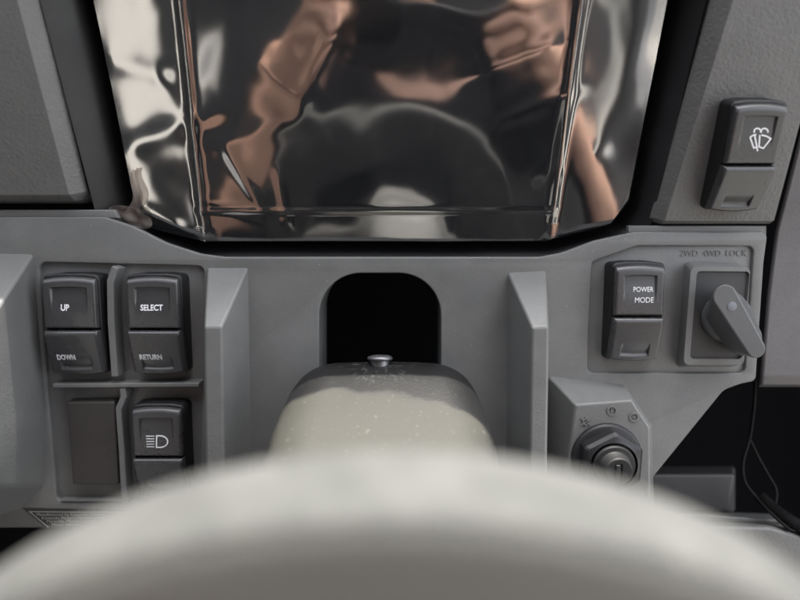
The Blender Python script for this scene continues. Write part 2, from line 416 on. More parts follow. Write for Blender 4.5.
# tunnel behind the arch
MB().loft([[(x, y, -0.0006) for x, y in offset_poly(arch_hole, 0.0003)], [(x, y, -0.034) for x, y in offset_poly(arch_hole, 0.0003)]], False, False).build('arch_tunnel', 'dash', dash)
# recess floors
plate('switch_field', 'dash', offset_poly(lrec, 0.0015), [], FL - 0.002, FL, dash, 0.0003)
plate('switch_field', 'dash', offset_poly(rrec, 0.0015), [], -0.0016 - 0.002, -0.0016, dash, 0.0003)
# ribs either side of the column
def wedge(A, Bp, h, name='rib', mat='dash', bevel=0.0012):
    m = MB(); m.loft([[tuple(LOW.L(x, y, -0.001)) for x, y in A], [tuple(LOW.L(x, y, h)) for x, y in Bp]], False, True)
    return m.build(name, mat, dash, bevel=bevel, seg=3)
wedge([(207, 266), (249, 266), (253, 520), (207, 520)], [(204, 327), (222, 327), (225, 520), (207, 520)], 0.028)
wedge([(507, 271), (546, 269), (546, 520), (505, 520)], [(532, 328), (549, 327), (546, 520), (529, 520)], 0.028)
wedge([(-90, 250), (34, 253), (47, 420), (44, 486), (22, 508), (-90, 532)], [(-90, 330), (-16, 330), (-9, 420), (-10, 486), (-24, 520), (-90, 545)], 0.048, 'side_cheek', bevel=0.0016)
# dividers in the left switch field
def fin(pts, wd, z1, name='divider'):
    m = MB(); P = [tuple(LOW.L(x, y, z1).xy) for x, y in pts]
    m.stroke(P, wd, FL - 0.0005, z1)
    return m.build(name, 'dash', dash, bevel=0.0006, seg=2)
fin([(115, 267), (110, 281), (110.5, 320), (114.5, 377)], 0.0034, 0.0062)
fin([(122, 387.5), (123.3, 397), (118.3, 409), (121.3, 450), (124, 502)], 0.0030, 0.0050)
m = MB()
P = [LOW.L(52, 386, 0.0055), LOW.L(199, 385, 0.0055)]
m.stroke([tuple(p.xy) for p in P], 0.0022, FL - 0.0005, 0.0055); m.build('divider', 'dash', dash, bevel=0.0006, seg=2)
# raised lip along the lower edge of the left field
m = MB(); m.stroke(px(LOW, [(60, 500.5), (122, 500.5)], 0.0008), 0.0017, FL, 0.0008); m.build('field_lip', 'dash', dash, bevel=0.0006, seg=2)
# trim strips under the upper panels
plate('trim_strip', 'dash', px(LOW, [(-60, 209.5), (112, 209.5), (116, 218), (-60, 218)]), [], -0.006, -0.0024, dash, 0.0008)
plate('trim_strip', 'dash', px(LOW, [(630, 225.5), (770, 225.5), (770, 235), (630, 235)]), [], -0.006, -0.0024, dash, 0.0008)

# upper panels (lofted columns, on the steeper plane)
HOOD_PY = -92
vt = UP.L(400, HOOD_PY)[1]
def ucol(pa, pb, v, n):                          # u along a line drawn through two photo points, at height v
    a = UP.L(*pa, n); c = UP.L(*pb, n)
    return (lerp(a[0], c[0], (v - a[1]) / (c[1] - a[1])), v)
rm = UP.M().inverted() @ LOW.M()
upm = LOW.M().inverted() @ UP.M()                # UP-local -> dashboard-local
def upper_panel(name, cols, rows, mat):
    """cols: (top px, bottom px, n); rows: (py, dn) from top to bottom"""
    grid = []
    for py, dn in rows:
        r = []
        for pa, pb, n in cols:
            v = UP.L(400, py, 0)[1]
            u, _ = ucol((pa, 0), (pb, 210), v, n)
            r.append(upm @ Vector((u, v, n + dn)))
        grid.append(r)
    m = MB(); m.grid(grid)
    return m.build(name, mat, dash, bevel=0.0016, seg=3)
rows = [(HOOD_PY, -0.02), (HOOD_PY, 0), (60, 0), (150, 0), (195, 0), (203, -0.004), (210, -0.012), (212, -0.03)]
upper_panel('upper_panel', [(-160, -120, 0), (17, 73, 0), (44, 92, -0.007), (62, 104, -0.018), (64, 106, -0.04)], rows, 'panel')
rows = [(HOOD_PY, -0.02), (HOOD_PY, 0), (60, 0), (150, 0), (221, 0), (225.5, -0.0025), (227, -0.015)]
upper_panel('upper_panel', [(696, 640, -0.04), (697, 641, -0.018), (710, 652, -0.006), (733, 668, 0), (832, 776, 0), (833, 777, -0.001), (834, 778, -0.012)], rows, 'panel')
# right-hand side panel beyond the seam
g = []
for py, a in ((HOOD_PY, 0), (100, 0), (232, 0), (300, 0), (376, 0), (385, -0.004), (387, -0.012)):
    r = []
    for k, (dx, n) in enumerate(((0, -0.014), (0, -0.0015), (3, 0.0005), (60, 0.002), (160, 0.004))):
        if py <= 232:
            x = lerp(839, 775, (py + 20) / 252.0)
            l = UP.L(x + dx, py, n); q = upm @ l
        else:
            x = lerp(772, 759.5, (py - 232) / 150.0) + (0.0)
            q = LOW.L(x + dx, py, n + a)
        r.append(q)
    g.append(r)
MB().grid(g).build('side_panel', 'pillar', dash, bevel=0.0016, seg=3)
# dark recess round the display
fo = [(80, HOOD_PY), (92, 0), (140, 227), (205, 242), (545, 242), (612, 225), (630, 200), (668, 0), (684, HOOD_PY)]
wo = [(24, HOOD_PY), (40, 0), (98, 222), (190, 268), (556, 268), (640, 244), (652, 222), (706, 0), (724, HOOD_PY)]
m = MB()
m.loft([[tuple(upm @ UP.L(x, y, -0.005)) for x, y in wo], [tuple(upm @ UP.L(x, y, -0.012)) for x, y in [(lerp(a[0], c[0], .55), lerp(a[1], c[1], .55)) for a, c in zip(wo, fo)]],
        [tuple(upm @ UP.L(x, y, -0.022)) for x, y in fo]], False, False, closed=False)
m.build('screen_recess', 'black', dash, bevel=0.003, seg=3)
# dash top behind the upper edge, and the dark space under and behind the dash
top = UP.B((0, vt, 0)); topl = LOW.M().inverted() @ (W @ top)
wi = W.to_3x3().inverted()
fwd = LOW.M().to_3x3().inverted() @ Vector((0, 1, -0.05)); dn_ = LOW.M().to_3x3().inverted() @ Vector((0, 0, -1))
m = MB(); a = topl + Vector((-0.36, 0, 0)); c = topl + Vector((0.36, 0, 0))
m.loft([[a + dn_ * 0.001, c + dn_ * 0.001, c + fwd * 0.35, a + fwd * 0.35], [a + dn_ * 0.014, c + dn_ * 0.014, c + fwd * 0.35 + dn_ * 0.02, a + fwd * 0.35 + dn_ * 0.02]])
m.build('top_cover', 'panel', dash, bevel=0.002)
m = MB()
x0, x1, y0, y1, z0, z1 = -0.36, 0.40, -0.34, 0.19, -0.16, -0.030
m.v = [(x0, y0, z1), (x1, y0, z1), (x1, y1, z1 + .05), (x0, y1, z1 + .05), (x0, y0, z0), (x1, y0, z0), (x1, y1, z0), (x0, y1, z0)]
m.f = [(4, 5, 6, 7), (0, 3, 7, 4), (1, 5, 6, 2), (0, 4, 5, 1), (3, 2, 6, 7)]
m.build('footwell_lining', 'void', dash)
# things in the dark corner at lower right
m = MB(); m.loft([[tuple(LOW.L(x, y, -0.034)) for x, y in [(640, 474), (735, 474), (729, 512), (636, 512)]], [tuple(LOW.L(x, y, -0.075)) for x, y in [(640, 466), (735, 466), (735, 512), (636, 512)]]])
m.build('glovebox_ledge', 'dim', dash, bevel=0.002)
m = MB(); m.loft([[tuple(LOW.L(x, y, -0.012)) for x, y in [(600, 514), (700, 514.5), (779, 520), (782, 524), (600, 520)]], [tuple(LOW.L(x, y, -0.045)) for x, y in [(600, 511), (700, 511), (779, 514), (782, 518), (600, 517)]]])
m.build('shelf_edge', 'panel', dash, bevel=0.001)
m = MB(); m.loft([[tuple(LOW.L(x, y, 0.0)) for x, y in [(600, 524), (770, 527), (830, 545), (830, 640), (600, 640)]], [tuple(LOW.L(x, y, -0.02)) for x, y in [(600, 519), (775, 521), (840, 536), (840, 640), (600, 640)]]])
m.build('lower_shelf', 'panel', dash, bevel=0.002)

# cable loom hanging in that corner
cb = thing('cable_loom', 'thin black cables with a ribbed sleeve hanging in the dark corner under the side panel', 'cable', LOW.at(752, 400, -0.02, -0.02))
def spl(fr, pts, n=8):
    P = [fr.L(*p) for p in pts]; out = []
    for i in range(len(P) - 1):
        p0 = P[max(i - 1, 0)]; p1 = P[i]; p2 = P[i + 1]; p3 = P[min(i + 2, len(P) - 1)]
        for k in range(n):
            t = k / n; out.append(0.5 * ((2 * p1) + (p2 - p0) * t + (2 * p0 - 5 * p1 + 4 * p2 - p3) * t * t + (3 * p1 - p0 - 3 * p2 + p3) * t ** 3))
    return out + [P[-1]]
cf = LOW.at(752, 400, -0.02, -0.02)
MB().tube(spl(cf, [(755, 382, -.004), (754, 405, 0), (750, 436, .002), (743, 462, .004), (745, 482, .006), (757, 498, .01), (774, 516, .016), (790, 530, .02)]), 0.0008).build('cable', 'strap', cb)
MB().tube(spl(cf, [(750, 440, .001), (757, 455, 0), (768, 475, .002), (776, 490, .004), (775, 505, .006)]), 0.0008).build('cable', 'strap', cb)
pts = spl(cf, [(759, 496, .008), (770, 506, .012), (786, 518, .016), (812, 534, .02)], 24)
MB().tube(pts, [0.0029 + (0.0005 if i % 2 else 0) for i in range(len(pts))]).build('ribbed_sleeve', 'strap', cb)

# ------------------------------------------------------------------ rocker switches
def axis_pts(a, b, marks, n):
    s = {round(lerp(a, b, i / n), 7) for i in range(n + 1)}
    for mk in marks:
        for e in (-0.0012, -0.0008, -0.0005, -0.00025, 0.0, 0.00025, 0.0005, 0.0008, 0.0012): s.add(round(mk + e, 7))
    for e in (0.00025, 0.0006, 0.001, 0.0015): s.add(round(a + e, 7)); s.add(round(b - e, 7))
    return sorted(v for v in s if a - 1e-9 <= v <= b + 1e-9)

def edge_drop(d, r=0.0012):
    d = max(0.0, d)
    return 0.0 if d >= r else r - math.sqrt(max(0.0, r * r - (r - d) ** 2))

ZT = 0.0135
def rocker(w, y0, y1, zfun, crown0, crown1, marks_x, marks_y, name, parent, mat='switch'):
    xs = axis_pts(-w / 2, w / 2, marks_x, 30); ys = axis_pts(y0, y1, marks_y, 34)
    g = []
    for y in ys:
        r = []
        for x in xs:
            k = (y - y0) / (y1 - y0); c = 1 - (2 * x / w) ** 2
            yy = y + crown1 * c * k + crown0 * c * (1 - k)
            z = zfun(x, y) - edge_drop(min(w / 2 - abs(x), y - y0, y1 - y) if name == 'upper_rocker' else min(w / 2 - abs(x), y1 - y, y - y0))
            r.append((x, yy, z))
        g.append(r)
    # skirts
    def sk(p): return (p[0], p[1], 0.004)
    g = [[sk(p) for p in g[0]]] + g + [[sk(p) for p in g[-1]]]
    g = [[sk(r[0])] + r + [sk(r[-1])] for r in g]
    m = MB(); m.grid(g)
    return m.build(name, mat, parent, sharp=62)

def make_switch(frame, px_, py_, w, hu, hl, drop, label, legend, floor, group='rocker switches on the dashboard'):
    fr = frame.at(px_, py_, floor + ZT, floor)
    t = thing('rocker_switch', label, 'switch', fr, group=group)
    hw = w / 2
    m = MB(); rect = fillet([(-hw - .0010, -hl - .0012), (hw + .0010, -hl - .0012), (hw + .0010, hu + .0016), (hw * .5, hu + .0025), (-hw * .5, hu + .0025), (-hw - .0010, hu + .0016)], .0025)
    dn = 0.0105 - drop * 0.95
    def hz(y): return 0.0105 if y > 0 else lerp(0.0105, dn, y / -hl)
    ring_ = []
    for i, p in enumerate(rect):
        q = rect[(i + 1) % len(rect)]
        for k in range(10): ring_.append((lerp(p[0], q[0], k / 10), lerp(p[1], q[1], k / 10))) if math.dist(p, q) > .004 else (ring_.append(p) if k == 0 else None)
    m.loft([[(x, y, -0.0005) for x, y in ring_], [(x, y, hz(y) - 0.0009) for x, y in ring_], [(x * .985, y * .985, hz(y) - 0.0003) for x, y in ring_], [(x * .95, y * .96, hz(y)) for x, y in ring_]])
    m.build('housing', 'housing', t, sharp=60)
    sx, syt = hw - 0.0041, hu - 0.0046
    def zu(x, y):
        inside = min(sstep(0.0004, -0.0004, abs(x) - sx), sstep(0.00035, -0.00035, y - syt))
        return ZT - 0.0012 * inside * sstep(0.006, syt, y) - 0.55 * max(0.0, y - (hu - 0.0022))
    upr = rocker(w, 0.0004, hu, zu, 0.0, 0.0011, [sx, -sx], [syt], 'upper_rocker', t)
    lx, ly = hw - 0.0050, -hl + 0.0030
    def zl(x, y):
        k = -y / hl
        inside = min(sstep(0.0004, -0.0004, abs(x) - lx), sstep(-0.0012, 0.0012, y - ly))
        return ZT + 0.0014 - drop * (0.75 * k + 0.25 * k * k) - 0.0017 * inside * sstep(-0.58 * hl, ly, y) - 0.6 * max(0.0, y + 0.0024)
    lowr = rocker(w + 0.0004, -hl, -0.0006, zl, -0.0012, 0.0, [lx, -lx], [ly], 'lower_rocker', t)
    def zs(x, y, low):
        for _ in range(4):
            c = 1 - (2 * x / w) ** 2
            if low: k = (yo + hl) / (hl - 0.0006) if _ else (y + hl) / (hl - 0.0006); yo = y + 0.0012 * c * (1 - k)
            else: k = (yo - 0.0004) / (hu - 0.0004) if _ else (y - 0.0004) / (hu - 0.0004); yo = y - 0.0011 * c * k
        return zl(x, yo) if low else zu(x, yo)
    icon = MB()
    for item in legend:
        if item[0] == 'text':
            _, body, cx, cy, hgt, wid = item
            lm = MB()
            vs, fs = text_mesh(body, 0.01, bold=(0.00055 if cy > py_ else 0.00034) if hgt > 0.0026 else 0.0)
            xs = [v[0] for v in vs]; ys = [v[1] for v in vs]
            low = cy > py_
            q = fr.L(cx, cy, ZT - (0.0055 if low else 0.0006)); kx = wid / (max(xs) - min(xs)); ky = hgt / (max(ys) - min(ys))
            ox = (max(xs) + min(xs)) / 2; oy = (max(ys) + min(ys)) / 2
            for x, y in vs:
                X = q[0] + (x - ox) * kx; Y = q[1] + (y - oy) * ky
                lm.v.append((X, Y, zs(X, Y, low) + (0.00035 if low else 0.00012)))
            lm.f += [tuple(f) for f in fs]
            lm.build('legend', 'print', lowr if low else upr)
        else:
            _, pts, wd, closed = item
            P = []
            for x, y in pts:
                q = fr.L(x, y, ZT - 0.0006); P.append((q[0], q[1]))
            b0 = len(icon.v); icon.stroke(P, wd, 0, 0.00005, closed)
            for i in range(b0, len(icon.v)):
                x, y, z = icon.v[i]; icon.v[i] = (x, y, zs(x, y, False) + 0.00009 + z)
    if icon.v: icon.build('legend', 'print', upr)
    return t

mm = 0.001
make_switch(LOW, 70.5, 329.5, 24.6 * mm, 23.4 * mm, 21.5 * mm, 0.0060, 'black rocker switch lettered UP and DOWN', [('text', 'UP', 65.5, 307.5, 3.1 * mm, 3.9 * mm), ('text', 'DOWN', 70.5, 355.5, 2.9 * mm, 8.6 * mm)], FL)
make_switch(LOW, 153.5, 329.5, 24.0 * mm, 23.4 * mm, 21.5 * mm, 0.0060, 'black rocker switch lettered SELECT and RETURN', [('text', 'SELECT', 152, 307.5, 2.9 * mm, 10.4 * mm), ('text', 'RETURN', 154, 355.3, 2.8 * mm, 10.6 * mm)], FL)
ico = [('line', [(x0, y), (154.8, y)], 0.00042, False) for x0, y in ((146.2, 435.8), (146.6, 438.4), (146.8, 441.0), (147, 443.6), (147.2, 446.2))]
arc = [(157.0, 435.6)] + [(160.2 + 8 * math.cos(t), 441.2 + 5.7 * math.sin(t)) for t in [R(a) for a in range(-90, 91, 12)]] + [(157.0, 446.8)]
ico.append(('line', arc, 0.00060, True))
make_switch(LOW, 157.5, 457.5, 23.4 * mm, 23.0 * mm, 21.5 * mm, 0.0060, 'black rocker switch with a white headlamp symbol', ico, FL)
make_switch(LOW, 639, 316.5, 22.8 * mm, 22.8 * mm, 21.0 * mm, 0.0060, 'black rocker switch lettered POWER MODE', [('text', 'POWER', 643.4, 289.3, 2.3 * mm, 9.2 * mm), ('text', 'MODE', 643.8, 299.8, 2.5 * mm, 8.6 * mm)], -0.0016)
def zp(x, y): return (735 + x * 50 / 545, 110 + y * 55 / 600)
wl = 0.00062
wico = [('line', [zp(160, 295), zp(195, 275), zp(230, 266)], wl, False), ('line', [zp(160, 295), zp(195, 410), zp(228, 405)], wl, False),
        ('line', [zp(212, 275), zp(237, 445)], wl, False), ('line', [zp(268, 272), zp(252, 405)], wl, False),
        ('line', [zp(285, 272), zp(340, 285), zp(385, 312), zp(300, 415), zp(258, 400)], wl, False),
        ('line', [(zp(245, 235)[0] + 3.4 * math.cos(R(a)), zp(245, 235)[1] + 3.1 * math.sin(R(a))) for a in range(160, 381, 20)], wl, False),
        ('line', [(zp(322, 235)[0] + 3.4 * math.cos(R(a)), zp(322, 235)[1] + 3.1 * math.sin(R(a))) for a in range(160, 381, 20)], wl, False)]
make_switch(UP, 750.5, 165, 22.0 * mm, 24.2 * mm, 21.5 * mm, 0.0075, 'black rocker switch with a white wiper and washer symbol', wico, 0.0)

# blanking plug
fr = LOW.at(92, 443, 0, FL)
t = thing('blanking_plug', 'plain brownish black stippled blanking plug in the empty switch slot', 'blanking plug', fr)
poly = fillet([tuple(fr.L(x, y, 0.0055).xy) for x, y in [(65.5, 401), (115.5, 400.5), (120, 485.5), (72, 485.5)]], .0014)
MB().prism(poly, -0.0003, 0.0058, 0.0006).build('cover', 'blank', t, bevel=0.0026, seg=6)

# ------------------------------------------------------------------ drive selector
fr = LOW.at(715, 315, 0, -0.0016)
t = thing('drive_selector', 'grey rotary drive selector with a pointed knob on a raised rectangular plate', 'selector knob', fr)
bot = fillet([tuple(fr.L(x, y, 0).xy) for x, y in [(685, 261), (741, 263), (736, 367), (676, 367)]], .0025)
topo = fillet([tuple(fr.L(x, y, 0.0085).xy) for x, y in [(691, 267), (750.5, 267), (744, 365), (683.5, 365)]], .0028)
topi = fillet([tuple(fr.L(x, y, 0.0085).xy) for x, y in [(697, 271), (750, 271.5), (742, 359), (690, 359)]], .0020)
m = MB(); m.loft([[(x, y, -0.0003) for x, y in bot], [(x, y, 0.0085) for x, y in topo], [(x, y, 0.0085) for x, y in topi], [(x, y, 0.0068) for x, y in topi]], False, True)
m.build('surround', 'dash', t, bevel=0.0008)
MB().prism(offset_poly(topi, -0.0004), 0.0066, 0.0072).build('selector_plate', 'knobbase', t, bevel=0.0003)
c = fr.L(728, 318, 0.010)
MB().lathe([(0.0115, 0.0073), (0.0115, 0.010), (0.0108, 0.0115), (0.0100, 0.0122)], 64, (c[0], c[1])).build('knob_skirt', 'knob', t, bevel=0.0004)
A = fr.L(724.5, 296, 0.026).xy; Bq = fr.L(756.5, 349.5, 0.026).xy
ax = (Bq - A).normalized(); pe = Vector((-ax.y, ax.x))
def blade(z, ca, cb, ra, rb, n=20):
    r = []
    for i in range(n + 1):
        th = R(90) + R(180) * i / n; r.append(ca + ax * (ra * math.cos(th)) + pe * (ra * math.sin(th)))
    for i in range(n + 1):
        th = R(-90) + R(180) * i / n; r.append(cb + ax * (rb * math.cos(th)) + pe * (rb * math.sin(th)))
    return [(p.x, p.y, z) for p in r]
c2 = Vector((c[0], c[1]))
m = MB(); m.loft([blade(0.0115, c2 - ax * 0.0040, c2 + ax * 0.0100, 0.0096, 0.0086), blade(0.0150, c2 - ax * .0048, c2 + ax * 0.0110, 0.0090, 0.0078),
                  blade(0.0205, A.lerp(c2, .30), Bq.lerp(c2, .18), 0.0070, 0.0058), blade(0.0262, A, Bq, 0.0052, 0.0040)])
m.build('knob', 'knob', t, bevel=0.0007, seg=3)
c3 = fr.L(732, 306.5, 0.0263)
o = MB().lathe([(0.0021, 0.0259), (0.0021, 0.0264), (0.0018, 0.0265)], 24, (c3[0], c3[1])).build('pointer_mark', 'knobbase', t)
MAT['mark'] = plastic('pale_mark', (0.17, 0.18, 0.20), 0.35, 0.0); o.data.materials[0] = MAT['mark']
# moulded lettering above it, part of the dash
vs, fs = text_mesh('2WD  4WD  LOCK', 0.01, sx=1.0)
a = LOW.L(680, 254.5, -0.0016); c = LOW.L(747, 250.5, -0.0016)
xs = [v[0] for v in vs]; ys = [v[1] for v in vs]
me = MB()
for z in (-0.0018, -0.00128):
    b0 = len(me.v)
    for x, y in vs:
        k = (x - min(xs)) / (max(xs) - min(xs)); l = (y - min(ys)) / (max(ys) - min(ys))
        me.v.append((lerp(a[0], c[0], k), a[1] - 0.0008 + l * 0.0029, z))
    me.f += [tuple(b0 + i for i in f) for f in fs]
nv = len(vs); ec = {}
for f in fs:
    for i in range(len(f)):
        e = (f[i], f[(i + 1) % len(f)]); ec[tuple(sorted(e))] = ec.get(tuple(sorted(e)), 0) + 1
for f in fs:
    for i in range(len(f)):
        e = (f[i], f[(i + 1) % len(f)])
        if ec[tuple(sorted(e))] == 1: me.f.append((e[0], e[1], e[1] + nv, e[0] + nv))
me.build('moulded_lettering', 'dash', dash)

# ------------------------------------------------------------------ ignition switch
HB = 0.016
hf = [(575.5, 405), (632, 400.5), (650, 428), (650, 560), (556, 560)]
hb = [(547, 375), (624, 384), (652, 425), (655, 570), (540, 570)]
m = MB(); m.loft([[tuple(LOW.L(x, y, -0.001)) for x, y in hb], [tuple(LOW.L(x, y, HB)) for x, y in hf]], False, True); m.build('ignition_boss', 'dash', dash, bevel=0.0010)
fr = LOW.at(606, 457, HB, HB)
t = thing('ignition_switch', 'round black ignition key switch with hexagon nut on the sloped boss', 'ignition switch', fr)
MB().lathe([(0.0165, -0.0003), (0.0165, 0.0012), (0.0158, 0.0022), (0.0150, 0.0026)], 72).build('flange', 'nut', t, bevel=0.0003)
m = MB(); hx = []
def hexr(r, z, rc=None):
    out = []
    for i in range(72):
        th = 2 * math.pi * i / 72; k = ((th - R(28)) % R(60)) - R(30)
        rr = r * math.cos(R(30)) / math.cos(k)
        out.append((min(rr, rc or 9) * math.cos(th), min(rr, rc or 9) * math.sin(th), z))
    return out
m.loft([hexr(0.0153, 0.0025), hexr(0.0153, 0.0088), hexr(0.0138, 0.0104), [(0.0108 * math.cos(2 * math.pi * i / 72), 0.0108 * math.sin(2 * math.pi * i / 72), 0.0110) for i in range(72)],
        [(0.0105 * math.cos(2 * math.pi * i / 72), 0.0105 * math.sin(2 * math.pi * i / 72), 0.0085) for i in range(72)]])
m.build('hexagon_nut', 'nut', t, sharp=14)
MB().lathe([(0.0096, 0.0080), (0.0096, 0.0112), (0.0090, 0.0120), (0.0072, 0.0122), (0.0068, 0.0128), (0.0062, 0.0168), (0.0056, 0.0175)], 64).build('lock_barrel', 'barrel', t, sharp=30)
MB().box(-0.0016, 0.0016, -0.0046, 0.0036, 0.0168, 0.01765).build('key_slot', 'void', t)
MB().box(-0.0016, 0.0004, -0.0044, 0.0032, 0.0171, 0.01805).build('slot_shutter', 'nut', t, bevel=0.0003)
def ring(cx, cy, r, seg=20): return [(cx + r * math.cos(2 * math.pi * i / seg), cy + r * math.sin(2 * math.pi * i / seg)) for i in range(seg)]
m = MB()
def emb(c, rr, extra):
    p = LOW.L(*c, HB); 
    m.stroke(ring(p[0], p[1], rr), 0.0005, HB - 0.0002, HB + 0.0006, True)
    for (x0, y0, x1, y1) in extra: m.stroke([(p[0] + x0 * mm, p[1] + y0 * mm), (p[0] + x1 * mm, p[1] + y1 * mm)], 0.0005, HB - 0.0002, HB + 0.0006)
emb((585.5, 421.5), 0.0013, [(-2.4, 1.6, -1.2, .9), (1.2, .9, 2.4, 1.6), (-2.4, -1.6, -1.2, -.9), (1.2, -.9, 2.4, -1.6), (0, 1.5, 0, 2.4), (0, -1.5, 0, -2.4), (-.9, -.8, .9, .8)])
emb((611.5, 410.5), 0.0020, [(-.1, -1.0, -.1, 1.0)])
emb((633.5, 417.0), 0.0019, [(-.6, 0, .8, .4), (.8, .4, .2, -.6)])
m.build('moulded_symbols', 'dash', dash)

# ------------------------------------------------------------------ warning decal
fr = LOW.at(70, 515, 0, 0)
poly = [tuple(fr.L(x, y, 0).xy) for x, y in [(23, 508), (170, 510), (170, 527.3), (47, 527.3)]]
t = thing('notice_decal', 'small black notice decal with tiny white print along the lower dash edge', 'decal', fr)
MB().prism(poly, 0.0001, 0.0004).build('backing', 'decal', t)
m = MB(); ip = [tuple(fr.L(x, y, 0).xy) for x, y in [(49, 527), (30, 511.3), (165, 512.6)]]
m.stroke(ip, 0.0005, 0.0004, 0.00046)
for k, (s, x, y) in enumerate((('Manufactured by Kawasaki Motors', 37, 514.2), ('Kawasaki Motors Manufacturing', 42, 517.6), ('Maryville, Missouri, U.S.A.', 47, 520.9), ('Motor vehicle', 52, 524.2))):
    vs, fs = text_mesh(s, 0.0021, 'LEFT', sx=1.15); q = fr.L(x, y, 0); b0 = len(m.v)
    for X, Y in vs: m.v.append((q[0] + X, q[1] + Y, 0.00046))
    m.f += [tuple(b0 + i for i in f) for f in fs]
m.build('print', 'decal_print', t)

# ------------------------------------------------------------------ display and film
disp = thing('display_screen', 'large glossy black display set in the middle of the dash', 'display', UP.at(378, 240, -0.012, -0.012))
fr = UP.at(378, 240, -0.012, -0.012)
NB = 0.0
ob = [(84, HOOD_PY + 6), (95, 0), (142, 225), (205, 239), (545, 239), (609, 223), (625, 200), (665, 0), (678, HOOD_PY + 6)]
outer = fillet([tuple(fr.L(x, y, NB).xy) for x, y in ob], [0.004, 0, .004, .006, .006, .004, .004, 0, .004])
inner = fillet([tuple(fr.L(x, y, NB).xy) for x, y in [(169, HOOD_PY + 20), (200, 211), (553, 211), (588, HOOD_PY + 20)]], .0015)
plate('bezel', 'bezel', outer, [inner], -0.012, NB, disp, 0.0009)
m = MB(); m.stroke(offset_poly(inner, 0.0006), 0.0012, -0.002, 0.0004, True); m.build('inner_frame', 'frame', disp, bevel=0.0004)
m = MB(); m.prism(offset_poly(inner, 0.002), -0.010, -0.0016); m.build('screen_glass', 'glass', disp)

film = thing('protective_film', 'clear wrinkled plastic film still stuck over the display', 'film', fr)
zf0 = 0.0016
pl = [tuple(fr.L(x, y, zf0).xy) for x, y in [(118, 200), (139, 226), (204, 241), (546, 241), (611, 224), (629, 200)]]
vtop = fr.L(378, HOOD_PY + 4, zf0)[1]; vbot = min(p[1] for p in pl)
LT = [tuple(fr.L(x, y, zf0).xy) for x, y in [(78, HOOD_PY), (92, 0), (139, 226), (203, 240.8), (204, 241)]]
RT = [tuple(fr.L(x, y, zf0).xy) for x, y in [(684, HOOD_PY), (668, 0), (629, 200), (611, 224), (547, 240.8), (546, 241)]]
def xat(poly, v):
    for a, c in zip(poly, poly[1:]):
        if a[1] >= v >= c[1]: return lerp(a[0], c[0], (v - a[1]) / (c[1] - a[1] - 1e-12))
    return poly[0][0] if v > poly[0][1] else poly[-1][0]
sl = [tuple(fr.L(x, y, zf0).xy) for x, y in [(166, HOOD_PY), (178, 0), (200, 211), (206, 241)]]
sr = [tuple(fr.L(x, y, zf0).xy) for x, y in [(594, HOOD_PY), (581, 0), (562, 140), (553, 211), (548, 241)]]
def gauss(x, s): return math.exp(-(x / s) ** 2)
def fz(u, v):
    dl = u - xat(sl, v); dr = u - xat(sr, v)
    z = zf0
    # the film bends over the step either side of the screen
    z += 0.0005 * gauss(dl - 0.001, 0.0020) + 0.0006 * gauss(dr, 0.0022)
    z -= 0.10 * max(0, -dl) ** 1.25 * 0.7 if dl < 0 else 0
    z -= 0.12 * max(0, dr) ** 1.25 * 0.6 if dr > 0 else 0
    if dl > -0.002 and dr < 0.002: z += 0.00030 * gauss(v - V211, 0.0011)
    # slack: broad and middling waves
    p = Vector((u * 17, v * 13, 0.3)); z += 0.0008 * noise.noise(p)
    p = Vector((u * 42 + v * 14, v * 30 - u * 10, 4.1)); z += 0.00042 * noise.noise(p)
    p = Vector((u * 100 - v * 45, v * 38 + u * 12, 8.7)); z += 0.00003 * noise.noise(p)
    # creases
    for (ax_, ay_, bx_, by_, h, s) in CREASE:
        ex, ey = bx_ - ax_, by_ - ay_; L2 = ex * ex + ey * ey
        tt = ((u - ax_) * ex + (v - ay_) * ey) / L2
        d = ((u - ax_) * ey - (v - ay_) * ex) / math.sqrt(L2)
        z += h * gauss(d, s) * sstep(-0.25, 0.15, tt) * sstep(1.25, 0.85, tt)
    return z
CREASE = []
V211 = fr.L(378, 211, zf0)[1]
for (x0, y0, x1, y1, h, s) in [(120, 150, 215, 112, .0009, .004), (228, 150, 262, 208, .0005, .0022), (205, 198, 262, 214, .0006, .0025), (280, 175, 288, 225, .0005, .002),
                               (200, 150, 300, 118, .0004, .004), (470, 80, 560, 40, .0005, .004), (505, 120, 575, 90, .0005, .003), (540, 180, 600, 150, .0006, .004),
                               (140, 205, 180, 225, .0006, .003), (105, 60, 165, 76, .0008, .004), (300, 110, 335, 30, .0006, .004), (250, 60, 300, 100, .0005, .004)]:
    a = fr.L(x0, y0, 0); c = fr.L(x1, y1, 0); CREASE.append((a[0], a[1], c[0], c[1], h * 0.45, s * 1.25))
g = []
NV, NU = 150, 230
for i in range(NV + 1):
    v = lerp(vtop, vbot + 1e-6, i / NV); a = xat(LT, v); c = xat(RT, v); r = []
    for j in range(NU + 1):
        u = lerp(a, c, j / NU); r.append((u, v, fz(u, v)))
    g.append(r)
MB().grid(g).build('film_sheet', 'film', film, sharp=180)
